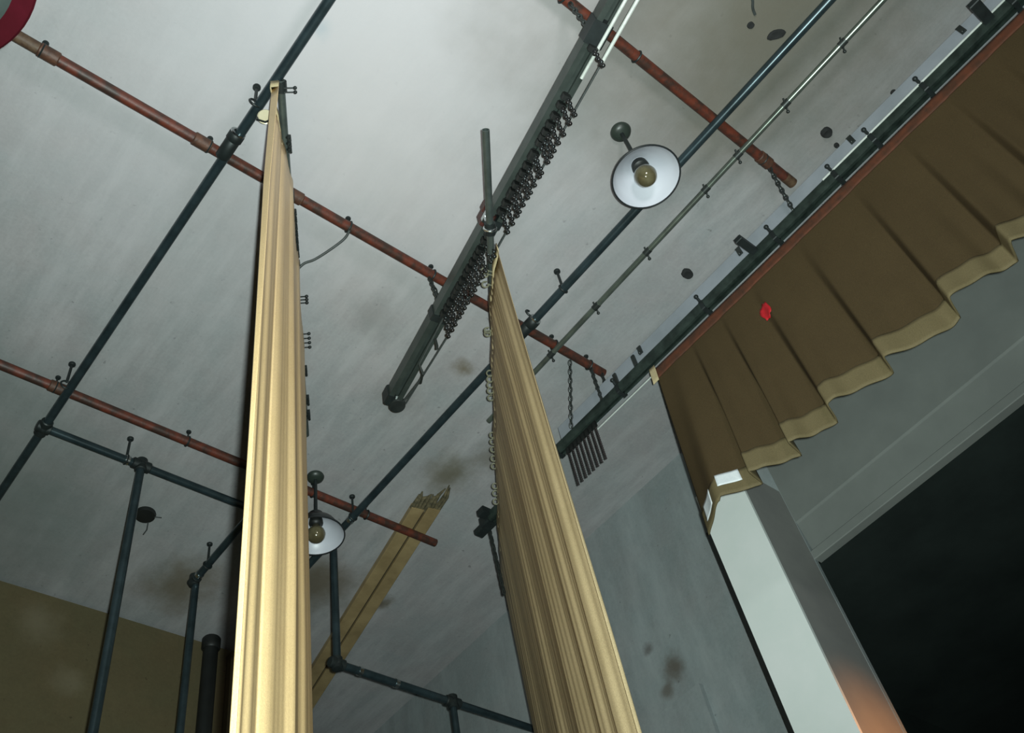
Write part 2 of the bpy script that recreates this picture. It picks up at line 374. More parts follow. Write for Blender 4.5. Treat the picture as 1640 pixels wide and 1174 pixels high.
# ------------------------------------------------------------------ dark pipe frame
ZD, RD = 4.42, 0.0235
rig = thing('pipe_frame', V(1.8, 4.04, ZD), 'dark grey screwed pipe frame with dropped legs, hung below the ceiling', 'pipe frame')
def pc(path, r=RD, mat='pipe', name='pipe', n=20): return MB().tube(path, r, n).build(name, mat, rig)
X1, X2, X3, YB = 0.842, 2.727, 2.172, 4.04
pc([V(X1, -2.5, ZD), V(X1 + 0.035, 5.3, ZD)])
pc([V(X2, -2.5, ZD), V(X2, 5.2, ZD)])
pc([V(0.87, YB, ZD), V(X2, YB + 0.01, ZD)])
pc([V(X3, YB, ZD), V(X3, 4.79, ZD)])
for x, y, zb in ((1.435, YB, -H), (X3 + 0.01, 4.79, -H), (X2 + 0.015, YB + 0.01, 3.49)):
    pc([V(x, y, ZD), V(x, y, zb)], name='leg')
pc([V(X2 + 0.015, YB + 0.01, 3.49), V(4.36, 4.08, 3.49)], name='rail')
pc([V(3.585, 4.066, 3.49), V(3.60, 4.066, -H)], name='leg', r=0.021)
def tee(p, d1, d2=None, name='tee_fitting'):
    mb = MB(); p = Vector(p)
    for d in (d1, d2):
        if d is None: continue
        d = Vector(d)
        mb.tube([p - d * 0.055, p - d * 0.05, p + d * 0.05, p + d * 0.055], [0.028, 0.033, 0.033, 0.028], 16)
    mb.ball(p, 0.036, 14, 8)
    return mb.build(name, 'fitting', rig)
def band(p, d, w=0.008, r=0.034):
    p, d = Vector(p), Vector(d).normalized()
    return MB().hollow(p - d * w, p + d * w, r, RD, 18).build('bright_ring', 'bright', rig)
tee(V(X1 + 0.028, YB, ZD), YA, XA * 0.7); tee(V(1.435, YB, ZD), XA, UP * -0.8); tee(V(X2, YB, ZD), YA, UP * -0.7); tee(V(X3, YB, ZD), XA)
tee(V(X3, 4.79, ZD), YA * 0.7, UP * 0.8, 'elbow_fitting'); tee(V(X2 + 0.015, YB + 0.01, 3.49), UP * 0.7, XA * 0.9, 'elbow_fitting')
tee(V(3.585, 4.066, 3.49), XA, UP * -0.8)
for p, d in ((V(1.35, YB, ZD), XA), (V(2.9, 4.053, 3.49), XA), (V(3.16, 4.058, 3.49), XA), (V(X3, 4.725, ZD), YA), (V(2.728, 3.83, ZD), YA)): band(p, d, 0.012, RD + 0.004)
# cross clamp onto the red pipe, union collars
def collar(p, d, l, r, mat='fitting'):
    p, d = Vector(p), Vector(d); return MB().tube([p - d * l, p - d * (l - 0.006), p + d * (l - 0.006), p + d * l], [r - 0.005, r, r, r - 0.005], 18).build('collar', mat, rig)
collar(V(X1 + 0.012, 2.03, ZD + 0.006), YA, 0.055, 0.034); collar(V(X1 + 0.011, 1.955, ZD), YA, 0.022, 0.038); band(V(X1 + 0.011, 1.93, ZD), YA, 0.004, 0.036)
collar(V(X2, 2.08, ZD + 0.006), YA, 0.05, 0.034); collar(V(X2, 2.015, ZD), YA, 0.028, 0.037); band(V(X2, 1.985, ZD), YA, 0.005, 0.035)
MB().torus(V(X2 - 0.02, 2.0, ZD + 0.06), 0.022, 0.006, YA, 18, 8, 0.8).build('hook', 'fitting', rig)
for x, y in ((1.345, YB), (X3, 4.62), (X2, 3.80), (X2, 1.745), (X1, 1.76), (X1, 3.7)):
    mb = MB(); mb.torus(V(x, y, ZD), RD + 0.004, 0.005, YA if x != 1.345 else XA, 18, 6)
    mb.tube([V(x, y, ZD + RD), V(x, y, ZC)], 0.0075, 10); mb.lathe(V(x, y, ZC - 0.016), [(0, 0), (0.014, 0), (0.019, 0.006), (0.019, 0.016)], 14)
    mb.build('hanger', 'fitting', rig)

# ------------------------------------------------------------------ thin pipe
t = thing('thin_pipe', V(2.985, 1.2, 4.47), 'thin steel pipe under the ceiling between the thick dark pipe and the valance', 'pipe')
MB().hollow(V(2.967, -1.5, 4.470), V(3.006, 2.752, 4.470), 0.016, 0.011, 16).build('pipe', simple('thin pipe steel', (0.20, 0.24, 0.20), (0.13, 0.15, 0.13), 10, 0.28, metal=0.7), t)
for y in (-0.1, 0.28, 0.62, 0.86, 1.32, 1.75, 2.15, 2.55):
    x = 2.967 + 0.039 * (y + 1.5) / 4.25
    mb = MB(); mb.tube([V(x, y - 0.02, 4.470), V(x, y + 0.02, 4.470)], 0.0185, 14)
    mb.tube([V(x - 0.012, y, 4.470), V(x - 0.03, y - 0.01, 4.478)], 0.0045, 6)
    mb.tube([V(x + 0.012, y + 0.01, 4.465), V(x + 0.03, y + 0.02, 4.455)], 0.0045, 6); mb.ball(V(x + 0.032, y + 0.021, 4.454), 0.009)
    mb.build('clip', 'dark_metal', t)

# ------------------------------------------------------------------ traverse track, hung askew under the red pipes
TA, TB = V(1.745, 0.16, 4.215), V(2.268, 2.74, 4.215)
td = (TB - TA).normalized(); tn = td.cross(UP).normalized()           # tn points towards the opening
if tn.x < 0: tn = -tn
track = thing('traverse_track', (TA + TB) / 2, 'heavy grey curtain track hung askew on chains, with bunched carriers', 'curtain track')
hw, hh, wl = 0.040, 0.040, 0.005
prof = [(-hw, -hh), (-0.012, -hh), (-0.012, -hh + wl), (-hw + wl, -hh + wl), (-hw + wl, hh - wl), (hw - wl, hh - wl), (hw - wl, -hh + wl), (0.012, -hh + wl), (0.012, -hh), (hw, -hh), (hw, hh), (-hw, hh)]
MB().extrude([tn * a + UP * b for a, b in prof], TA - td * 0.6, TB).build('rail', 'track', track, angle=20)
def tp(s, a=0.0, b=0.0): return TA + td * s + tn * a + UP * b
LT = (TB - TA).length
for s0 in (0.40, 1.42, 2.03):                                        # splice clamps
    w = 0.055 if s0 < 1 else 0.02
    MB().box(tp(s0), tn * (hw + 0.007), UP * (hh + 0.007), td * w, 0.006).build('splice_clamp', 'fitting', track)
mb = MB(); mb.box(tp(1.415, -0.03, 0.0), tn * 0.03, UP * 0.05, td * 0.035, 0.01); mb.box(tp(1.38, -0.045, 0.03), tn * 0.02, UP * 0.03, td * 0.02, 0.006)
tag(mb.build('clamp_block', 'clamp_red', track), 'dark red clamp block')
mb = MB(); mb.box(tp(LT - 0.015, -0.025, 0), tn * 0.024, UP * 0.052, td * 0.03, 0.008); mb.build('end_stop', 'fitting', track)
mb = MB(); mb.tube([tp(LT + 0.01, 0.025, -0.05), tp(LT + 0.01, 0.025, 0.03)], 0.012, 12)
mb.lathe(tp(LT + 0.005, 0.028, -0.055), [(0.0, 0), (0.042, 0), (0.046, 0.008), (0.034, 0.018), (0.034, 0.026), (0.046, 0.036), (0.042, 0.044), (0, 0.044)], 22)
mb.build('end_pulley', 'dark_metal', track)
# operating cord: out along the track, around the end pulley and back
MB().tube([tp(-0.6, 0.073, -0.055), tp(0.5, 0.073, -0.057)], 0.0085, 8).build('operating_cord', 'cord', track)
MB().tube([tp(-0.6, 0.026, -0.052), tp(0.32, 0.026, -0.054), tp(0.6, 0.026, -0.054)], 0.008, 8).build('operating_cord', 'cord', track)
MB().tube([tp(0.5, 0.073, -0.057), tp(1.2, 0.074, -0.06), tp(2.05, 0.078, -0.065), tp(LT - 0.02, 0.068, -0.04)], 0.005, 8).build('operating_cord', 'dark_cord', track)
MB().tube([tp(2.0, 0.012, -0.048), tp(2.33, 0.02, -0.05), tp(2.36, 0.055, -0.08), tp(2.42, 0.06, -0.07), tp(LT - 0.02, 0.052, -0.035)], 0.006, 8).build('operating_cord', 'dark_cord', track)
MB().tube([tp(2.33, 0.02, -0.05), tp(2.36, 0.05, -0.085), tp(2.43, 0.072, -0.07)], 0.007, 8).build('cord_hook', 'dark_metal', track)
MB().tube([tp(2.15, 0.03, -0.045), tp(2.16, 0.04, -0.09), tp(2.175, 0.045, -0.10)], 0.008, 8).build('cord_hook', 'dark_metal', track)
# chain hangers that carry the track from the red pipes
def hang_chain(name, a, b, label, group, link=0.022, r=0.0035, mat='dark_metal', cat='chain'):
    a, b = Vector(a), Vector(b); d = (b - a).normalized(); L = (b - a).length; n = max(2, int(L / link)); mb = MB()
    x, y = mb.frame(d)
    for k in range(n):
        c = a + d * (L * (k + 0.5) / n); ax = x if k % 2 else y; w = y if k % 2 else x; h = L / n * 0.62
        pts = []
        for j in range(13):
            t_ = 2 * math.pi * j / 12; pts.append(c + d * (h * math.cos(t_)) + w * (0.0085 * math.sin(t_)))
        mb.tube(pts, r, 6, cap=False)
    return tag(mb.build(name, mat, origin=a), label, cat, group)
hang_chain('hanger_chain', V(2.095, 2.12, ZR - RR - 0.002), tp(1.985, -0.02, hh + 0.008), 'chain linking the long red pipe to the traverse track near its splice', 'track hanger chains')
hang_chain('hanger_chain', V(1.752, 0.565, ZR - RR - 0.002), tp(0.405, -0.038, hh + 0.008), 'chain and hook linking the bright red pipe to the traverse track at the top', 'track hanger chains', 0.03, 0.006)
hang_chain('hanger_chain', V(2.115, 2.13, ZR - RR - 0.002), tp(2.01, 0.03, hh + 0.002), 'chain from the long red pipe to the far side of the traverse track', 'track hanger chains', 0.03, 0.004)
# carriers with short bead chains
def carrier(name, p, L, bead, mat, label, group, big=1.0, jit=0.004):
    p = Vector(p); t = thing(name, p, label, 'carrier', group)
    mb = MB(); mb.box(p + UP * -0.022, tn * 0.02 * big, UP * 0.022, td * 0.012, 0.003); mb.tube([p, p + UP * 0.045], 0.0045, 8); mb.tube([p + UP * 0.03 - tn * 0.02, p + UP * 0.03 + tn * 0.02], 0.007, 8)
    mb.build('roller', 'black', t)
    mb = MB(); n = int(L / (bead * 2.3)); x0 = -0.05
    for k in range(n):
        c = p + UP * (x0 - k * bead * 2.3) + td * (jit * math.sin(k * 2.4)) + tn * (jit * math.cos(k * 2.4)); mb.ball(c, bead, 8, 5)
    mb.tube([p + UP * -0.04, p + UP * (x0 - (n - 1) * bead * 2.3)], bead * 0.35, 5)
    mb.build('bead_chain', mat, t)
    return t
rnd = random.Random(4)
cs = [0.46, 0.70, 0.745, 0.80]; s_ = 0.85
while s_ < 1.98:
    cs.append(s_ + rnd.uniform(-0.008, 0.008)); s_ += rnd.choice((0.032, 0.038, 0.044))
cl = 'short dark bead chain and carrier among those bunched under the traverse track'
c0 = carrier('track_carrier', tp(cs[0], 0.0, -hh - 0.002), 0.20, 0.0105, 'bead', cl, 'carriers bunched along the traverse track')
for s0 in cs[1:]:
    if 1.345 < s0 < 1.47: continue
    dup(c0, td * (s0 - cs[0]) + UP * rnd.uniform(-0.004, 0.0))

# ------------------------------------------------------------------ curtains on their battens
def batten(name, a, b, r, label, parts):
    a, b = Vector(a), Vector(b); t = thing(name, a, label, 'curtain pole')
    MB().hollow(a, b, r, r - 0.004, 18).build('pole', simple('pole steel', (0.13, 0.16, 0.15), (0.08, 0.10, 0.095), 12, 0.35, metal=0.6), t)
    for f, r2, l in parts:
        d = (b - a).normalized(); p = a + d * f
        MB().tube([p - d * l, p + d * l], r2, 14).build('clamp', 'fitting', t)
    return t
B1a, B1b = V(0.872, 1.592, 4.395), V(2.10, 3.345, 4.395); d1 = (B1b - B1a).normalized(); n1 = d1.cross(UP); n1 = n1 if n1.x > 0 else -n1
B2a, B2b = V(1.635, 1.145, 4.03), V(3.68, 3.53, 4.03); d2 = (B2b - B2a).normalized(); n2 = d2.cross(UP); n2 = n2 if n2.x < 0 else -n2
bt1 = batten('curtain_pole', B1a, B1b, 0.0175, 'dark pole along the top of the left gold curtain', [(0.03, 0.026, 0.025), (0.58, 0.026, 0.03), (1.02, 0.024, 0.02)])
bt2 = batten('curtain_pole', B2a, B2b, 0.0175, 'dark pole with a bare end sticking out above the right curtain', [(0.5, 0.027, 0.03)])
# two hooks that carry the right pole from the track
mb = MB(); q = B2a + d2 * 0.5
mb.tube([q + UP * 0.015, q + UP * 0.08 + tn * -0.01, q + UP * 0.14], 0.009, 10); mb.torus(q, 0.026, 0.008, d2, 18, 8); mb.box(q + UP * 0.11, tn * 0.016, td * 0.03, UP * 0.014, 0.004)
mb.build('suspension_hook', 'bright', bt2)

def curtain(name, A, d, n, poly, z0, z1, amp, mat, label, flare, hooks, hookmat):
    t = thing(name, A, label, 'curtain')
    L = poly[-1][0]; fine = catmull(poly, 8); rows = []; NZ = 46
    for i in range(NZ + 1):
        f = i / NZ; z = z0 + (z1 - z0) * f
        k = amp(f)
        row = []
        for j, (u, v) in enumerate(fine):
            wob = 0.0018 * noise.noise(Vector((u * 3, f * 2.2, 3.1))) * (0.3 + f)
            wob += (0.0012 * math.sin(u * 150) + 0.0008 * math.sin(u * 61 + 1)) * min(1, u / 0.05) * (0.3 if mat == 'gold' else 1.0)
            uu = u + (0.055 * (1 - f / 0.4) * min(1, u / 0.008) * max(0, 1 - (u - 0.008) / 0.25) if f < 0.4 else 0.0) + 0.012 * noise.noise(Vector((u * 5, f * 1.5, 9.0))) * f
            row.append(A + d * uu + n * (v * k + wob + flare(u, f)) + UP * (z - z0) + UP * 0)
        rows.append(row)
    o = MB().grid(rows).build('fabric', mat, t, angle=180); solid(o, 0.0025)
    head = []
    for zz in (0.012, -0.05): head.append([A + d * u + n * (v * amp(0) + flare(u, 0) - 0.0015) + UP * zz for u, v in fine])
    o = MB().grid(head).build('heading_tape', 'lining', t, angle=180); solid(o, 0.004)
    for u, v, kind in hooks:
        p = A + d * u + n * v; mb = MB()
        if kind == 'pin':
            mb.tube([p - n * v, p + n * 0.028 + UP * 0.004], 0.0032, 7); mb.ball(p + n * 0.032 + UP * 0.004, 0.009, 8, 6)
        elif kind == 'ring':
            mb.torus(p + n * 0.016, 0.016, 0.0042, d + UP * 0.5, 14, 6, 0.85); mb.tube([p + n * 0.006, p - n * v - UP * 0.02], 0.004, 6)
        else:
            mb.tube([p - n * v * 0.6, p + UP * 0.02 + n * 0.004, p + n * 0.006 - UP * 0.03], 0.006, 7); mb.box(p, n * 0.009, UP * 0.014, d * 0.01, 0.003)
        mb.build('hook', hookmat, t)
    return t
poly1 = [(0.0, -0.028), (0.003, -0.035), (0.008, -0.041), (0.03, -0.040), (0.055, -0.030), (0.075, -0.030), (0.10, -0.031), (0.13, -0.022), (0.155, -0.018), (0.175, -0.0205), (0.22, -0.0205),
         (0.27, -0.0225), (0.285, -0.013), (0.31, 0.0), (0.335, 0.008), (0.40, 0.018), (0.445, 0.027), (0.47, 0.038), (0.49, 0.049), (0.505, 0.052), (0.515, 0.046), (0.56, 0.0465), (0.64, 0.0447), (0.74, 0.0417), (0.82, 0.0397), (0.84, 0.0405), (0.86, 0.0445), (0.90, 0.057), (0.93, 0.059), (0.97, 0.060),
         (1.02, 0.05), (1.12, 0.046), (1.22, 0.042), (1.30, 0.043), (1.38, 0.050), (1.46, 0.054), (1.56, 0.046), (1.68, 0.035), (1.78, 0.034), (1.86, 0.028), (1.96, 0.01), (2.05, 0.0), (2.11, -0.01)]
hooks1 = [(0.03, 0.03, 'pin'), (0.05, 0.03, 'pin'), (0.27, 0.02, 'clip'), (0.30, 0.02, 'clip'), (0.33, 0.02, 'clip')]
hooks1 += [(u, 0.022, 'clip') for u in (0.66, 0.70, 0.74, 0.78, 0.82, 0.86, 0.90, 0.95)] + [(u, 0.022, 'pin') for u in (1.16, 1.18, 1.20, 1.40, 1.43, 1.46, 1.49)] + [(u, 0.022, 'clip') for u in (1.63, 1.66, 1.84, 1.87, 1.95, 1.98)]
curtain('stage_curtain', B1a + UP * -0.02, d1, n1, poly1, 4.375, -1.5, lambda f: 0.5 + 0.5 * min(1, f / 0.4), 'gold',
        'tall bright gold beige pleated curtain, the left one of two, seen edge on', lambda u, f: (-0.022 * (1 - max(0, (f - 0.15) / 0.25)) * (1 - 0.9 * min(1, u / 0.25)) + 0.03 * max(0, 1 - u / 0.004) * (1 - f / 0.4)) if f < 0.4 else 0.0, hooks1, 'fitting')
poly2 = [(0.0, -0.030), (0.006, -0.042), (0.03, -0.042), (0.07, -0.026), (0.095, -0.012), (0.12, -0.002), (0.145, -0.004), (0.20, -0.0125), (0.235, -0.0150), (0.255, -0.0165), (0.275, -0.012), (0.30, -0.004), (0.34, 0.006), (0.365, 0.005),
         (0.43, -0.005), (0.50, -0.0132), (0.535, -0.016), (0.56, -0.0147), (0.62, 0.0), (0.68, 0.0158), (0.71, 0.0207), (0.74, 0.018), (0.84, 0.0085), (0.94, 0.0051), (1.04, 0.0041), (1.10, 0.0098), (1.15, 0.0247), (1.19, 0.0359), (1.21, 0.036),
         (1.30, 0.0288), (1.36, 0.0275), (1.42, 0.0225), (1.48, 0.0220), (1.54, 0.0168), (1.60, 0.0180), (1.66, 0.0140), (1.76, 0.0148), (1.80, 0.019), (1.85, 0.0279), (1.92, 0.042), (1.97, 0.042), (2.10, 0.02), (2.18, 0.024), (2.26, 0.008), (2.34, 0.010), (2.42, 0.0)]
hooks2 = [(u, 0.02, 'ring') for u in (0.14, 0.16, 0.22, 0.50, 0.52, 0.78, 0.82, 0.86, 0.90, 0.95, 1.22, 1.27, 1.33, 1.40, 1.46, 1.62, 1.68, 1.75)]
A2 = B2a + d2 * 0.58
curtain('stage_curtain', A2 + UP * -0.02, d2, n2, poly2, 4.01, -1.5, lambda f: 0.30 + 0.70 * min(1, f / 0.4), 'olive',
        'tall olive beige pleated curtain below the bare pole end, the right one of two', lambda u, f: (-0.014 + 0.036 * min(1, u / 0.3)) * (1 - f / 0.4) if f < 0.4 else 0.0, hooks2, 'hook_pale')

# cable from the red pipe to the left pole
pts = catmull([V(1.585, 2.11, 4.485), V(1.585, 2.16, 4.47), V(1.55, 2.24, 4.44), V(1.51, 2.32, 4.42), V(1.478, 2.365, 4.415), V(1.463, 2.41, 4.40)], 6)
tag(MB().tube(pts, 0.007, 8).build('tie_cable', 'dark_cord', origin=pts[0]), 'dark sagging cable from the long red pipe to the left curtain pole', 'cable')
# hanging pulley half hidden behind the top of the left curtain
t = thing('cream_pulley', V(0.905, 1.76, 4.45), 'round cream pulley on a dark strap beside the top of the left curtain', 'pulley')
p0 = V(0.896, 1.757, 4.335)
MB().lathe(p0 - n1 * 0.0 - d1 * 0.0, [(0.0, -0.012), (0.030, -0.012), (0.036, -0.006), (0.028, 0.0), (0.036, 0.006), (0.030, 0.012), (0.0, 0.012)], 24, axis=Vector((0.45, 0.75, 0.5))).build('wheel', 'cream', t)
mb = MB(); mb.tube([p0 - n1 * 0.036 + UP * 0.02, p0 - n1 * 0.034 - UP * 0.03, p0 + n1 * 0.0 - UP * 0.055, p0 + n1 * 0.045 - UP * 0.01, p0 + n1 * 0.03 + UP * 0.08, V(0.905, 1.76, 4.395)], 0.005, 7)
mb.build('strap', 'dark_metal', t)

# ------------------------------------------------------------------ valance, its track and beam
XV, ZV = 3.30, 4.15
vt = thing('valance_track', V(XV, 1.0, ZV), 'long green black track carrying the brown valance', 'curtain track')
prof = [(-0.022, -0.03), (-0.008, -0.03), (-0.008, -0.022), (-0.016, -0.022), (-0.016, 0.022), (0.016, 0.022), (0.016, -0.022), (0.008, -0.022), (0.008, -0.03), (0.022, -0.03), (0.03, -0.01), (0.03, 0.03), (-0.03, 0.03), (-0.03, -0.01)]
MB().extrude([XA * a + UP * b for a, b in prof], V(XV, -1.7, ZV), V(XV, 3.22, ZV)).build('rail', 'valance_track', vt, angle=25)
MB().tube([V(XV + 0.045, 1.70, ZV - 0.045), V(XV + 0.045, 2.26, ZV - 0.045)], 0.0045, 8).build('operating_cord', 'cord', vt)
MB().tube([V(XV - 0.03, -1.7, ZV + 0.032), V(XV - 0.03, 0.42, ZV + 0.032)], 0.006, 8).build('operating_cord', 'cord', vt)
for y in (2.52, 1.98, 1.30, 0.78, 0.36, 0.12, -0.2, -0.7):
    mb = MB(); mb.box(V(XV, y, ZV), XA * 0.034, UP * 0.034, YA * 0.012, 0.004); mb.tube([V(XV - 0.03, y, ZV + 0.03), V(XV - 0.045, y, ZV + 0.06)], 0.008, 8); mb.ball(V(XV - 0.047, y, ZV + 0.064), 0.013)
    mb.build('track_clamp', 'fitting', vt)
for y, w in ((0.905, 0.02), (-0.585, 0.026)):
    MB().box(V(XV - 0.08, y, ZV + 0.012), XA * 0.085, UP * 0.018, YA * w, 0.004).build('bracket', 'fitting', vt)
mb = MB(); mb.box(V(XV, 3.20, ZV), XA * 0.04, UP * 0.04, YA * 0.035, 0.008); mb.box(V(XV - 0.05, 3.17, ZV + 0.025), XA * 0.035, UP * 0.025, YA * 0.028, 0.006); mb.box(V(XV + 0.01, 3.27, ZV - 0.01), XA * 0.035, UP * 0.022, YA * 0.04, 0.008)
mb.build('end_bracket', 'fitting', vt)
bm_ = thing('ceiling_board', V(3.375, 0.3, 4.30), 'long bluish white board behind the valance track', 'board')
MB().bx(3.365, 3.385, -1.7, 2.53, 4.195, 4.405).build('board', 'pale_beam', bm_)
for y in (1.0, 0.2, -0.5, 1.8):
    mb = MB(); mb.box(V(3.36, y, 4.37), XA * 0.006, YA * 0.014, UP * 0.03, 0.002); mb.ball(V(3.352, y + 0.004, 4.345), 0.009)
    mb.build('bracket', 'dark_metal', bm_)
for y in (2.02, 1.86):
    mb = MB(); mb.box(V(3.36, y, 4.335), XA * 0.008, YA * 0.013, UP * 0.045, 0.003); mb.build('bracket', 'dark_metal', bm_)
hg = 'valance hanger chains'
hang_chain('hanger_chain', V(3.14, 2.135, ZR - RR), V(3.262, 2.36, ZV + 0.032), 'longest of three dark chains at the end of the long red pipe', hg, 0.026, 0.005)
hang_chain('hanger_chain', V(3.287, 2.11, ZR - RR), V(3.29, 2.115, ZV + 0.034), 'middle of three dark chains at the end of the long red pipe', hg, 0.026, 0.005)
hang_chain('hanger_chain', V(3.375, 2.105, ZR - RR), V(3.375, 2.11, 4.402), 'short end chain of three at the end of the long red pipe', hg, 0.026, 0.005)
hang_chain('hanger_chain', V(3.20, 0.575, ZR - RR), V(3.275, 0.625, ZV + 0.034), 'dark chain at the end of the upper red pipe beside the valance', hg, 0.026, 0.005)
hang_chain('hanging_chain', V(3.34, 3.24, ZV - 0.03), V(3.38, 3.26, 3.66), 'dark chain dropping from the track end beside the right curtain', None, 0.03, 0.006)
cl = 'long brown bead chain in the row hanging from the valance track end'
cb = None
for k in range(8):
    p = V(XV, 2.455 - k * 0.033, ZV - 0.032)
    if cb is None: cb = carrier('bead_chain_carrier', p, 0.27, 0.0072, 'brown_bead', cl, 'eight bead chains at the valance track end', 0.45, 0.0)
    else: dup(cb, YA * (-k * 0.033))

# valance cloth
val = thing('valance', V(3.275, 1.7, 4.10), 'short brown pleated valance with pale scalloped hem and red spot', 'valance')
ys, NU, NV = [], 520, 40
Y0, Y1 = 1.728, -1.65
pl = [1.74, 1.476, 1.262, 1.045, 0.733, 0.362, 0.056, -0.22, -0.46, -0.75, -1.0, -1.3, -1.7]    # pleat valleys along the hem
def fold(y, f):
    """offset towards the room (-X): deep soft box folds that open towards the hem"""
    k = 0; f = max(0.0, f)
    while k < len(pl) - 2 and y < pl[k + 1]: k += 1
    a, b = pl[k], pl[k + 1]; t_ = min(1, max(0, (a - y) / (a - b)))
    pk = 0.5 if k == 0 else 0.13                              # quick turn, then a long slack run
    saw = t_ / pk if t_ < pk else ((1 - t_) / (1 - pk)) ** 1.15
    saw = saw * saw * (3 - 2 * saw) * 0.6 + saw * 0.4
    return (0.125 * saw - 0.045 + 0.006 * math.sin(2 * math.pi * t_ * 2.5 + k)) * f ** 1.25
def hemz(y):
    return 2.985 + 0.012 * math.sin(y * 7.3) + (-0.02 if y > 1.6 else 0.0)
def vp(i, j, extra=0.0, f0=0.0, f1=1.0, lift=0.0):
    f = f0 + (f1 - f0) * j; y = Y0 + (Y1 - Y0) * i
    yy = y + 0.098 * f * max(0, 1 - (Y0 - y) / 0.25)           # the free end flares out
    zt = 4.055; zb = hemz(y)
    x = 3.30 - fold(y, f) - extra
    yy += 0.012 * max(0.0, f) ** 1.3 * math.sin(2 * math.pi * (y * 3.7))
    z = zt + (zb - zt) * f + 0.02 * math.sin(y * 9.0 + 0.5) * f
    return V(x, yy, z + lift)
rows = [[vp(i / NU, j / NV) for i in range(NU + 1)] for j in range(NV + 1)]
solid(MB().grid(rows).build('fabric', 'valance', val, angle=180), 0.004)
rows = [[vp(i / NU, j / 6, 0.004, 0.885, 1.004) for i in range(NU + 1)] for j in range(7)]
solid(tag(MB().grid(rows).build('hem_band', 'hem', val, angle=180), 'pale brown hem band'), 0.007)
rows = [[vp(i / NU, j / 4, 0.005, -0.012, 0.055) for i in range(NU + 1)] for j in range(5)]
solid(tag(MB().grid(rows).build('webbing', 'webbing', val, angle=180), 'rust red top webbing'), 0.005)
rows = [[vp(i / NU * 0.012 * 20 / 20 * 1.0, j / 4, 0.014, -0.03, 0.075) + YA * 0.03 for i in range(0, NU + 1, 40)] for j in range(5)]
solid(tag(MB().grid(rows).build('lining_corner', 'lining', val, angle=180), 'cream turned-back corner'), 0.005)
def patch(y0, y1, f0, f1, name, mat, lab, ex=0.008, shear=0.0):
    i0, i1 = (Y0 - y0) / (Y0 - Y1), (Y0 - y1) / (Y0 - Y1)
    rows = [[vp(i0 + (i1 - i0) * a / 8 + shear * b / 6, b / 6, ex, f0, f1) for a in range(9)] for b in range(7)]
    if name == 'red_spot':                                      # irregular round edge
        c_ = rows[3][4].copy()
        for b in range(7):
            for a in range(9):
                q_ = max(abs(a - 4) / 4, abs(b - 3) / 3); l_ = math.hypot((a - 4) / 4, (b - 3) / 3) or 1
                rows[b][a] = c_ + (rows[b][a] - c_) * (q_ / l_) * (1 + 0.12 * math.sin(a * 1.9 + b))
    return solid(tag(MB().grid(rows).build(name, mat, val, angle=180), lab), 0.002)
patch(1.70, 1.635, 0.89, 0.97, 'paper_label', 'paper', 'small white sewn label', 0.012)
patch(1.595, 1.53, 0.885, 0.95, 'paper_label', 'paper', 'small white sewn label', 0.012)
patch(1.065, 0.995, 0.205, 0.305, 'red_spot', 'red_patch', 'bright red spot of tape')

# ------------------------------------------------------------------ pendant lamps
def lamp(x, y, label):
    t = thing('pendant_lamp', V(x, y, ZC), label, 'lamp')
    MB().lathe(V(x, y, ZC), [(0.0, 0.0), (0.052, 0.0), (0.055, -0.008), (0.050, -0.022), (0.030, -0.034), (0.0, -0.036)], 28).build('canopy', 'canopy', t)
    MB().tube([V(x, y, ZC - 0.03), V(x, y, 4.25)], 0.0105, 14).build('stem', 'fitting', t)
    sh = MB().lathe(V(x, y, 4.10), [(0.162, -0.004), (0.168, 0.0), (0.166, 0.008), (0.150, 0.020), (0.142, 0.042), (0.118, 0.082), (0.08, 0.116), (0.05, 0.132), (0.044, 0.17), (0.024, 0.19), (0.0, 0.19)], 48).build('shade', 'enamel_dark', t)
    lin = MB().lathe(V(x, y, 4.10), [(0.1645, -0.005), (0.151, 0.016), (0.140, 0.034), (0.132, 0.042), (0.108, 0.070), (0.078, 0.100), (0.048, 0.122), (0.041, 0.128), (0.041, 0.130), (0.0, 0.131)], 48).build('lining', 'enamel', sh)
    tag(lin, 'white enamel inside')
    MB().torus(V(x, y, 4.0965), 0.166, 0.0045, UP, 48, 8).build('rim', 'enamel_dark', sh)
    MB().lathe(V(x, y, 4.196), [(0.0, 0.03), (0.040, 0.03), (0.043, 0.0), (0.041, -0.006), (0.030, -0.012), (0.026, -0.022), (0.0, -0.022)], 28).build('socket', 'black', t)
    MB().lathe(V(x, y, 4.108), [(0.0, -0.056), (0.018, -0.053), (0.036, -0.043), (0.050, -0.024), (0.056, 0.0), (0.051, 0.024), (0.037, 0.046), (0.024, 0.062), (0.022, 0.08), (0.0, 0.08)], 28).build('bulb', 'bulb', t)
    return t
lamp(2.445, 0.912, 'white enamel pendant lamp beside the bright steel pipe, fully visible')
lamp(2.43, 3.765, 'white enamel pendant lamp half hidden behind the left curtain')

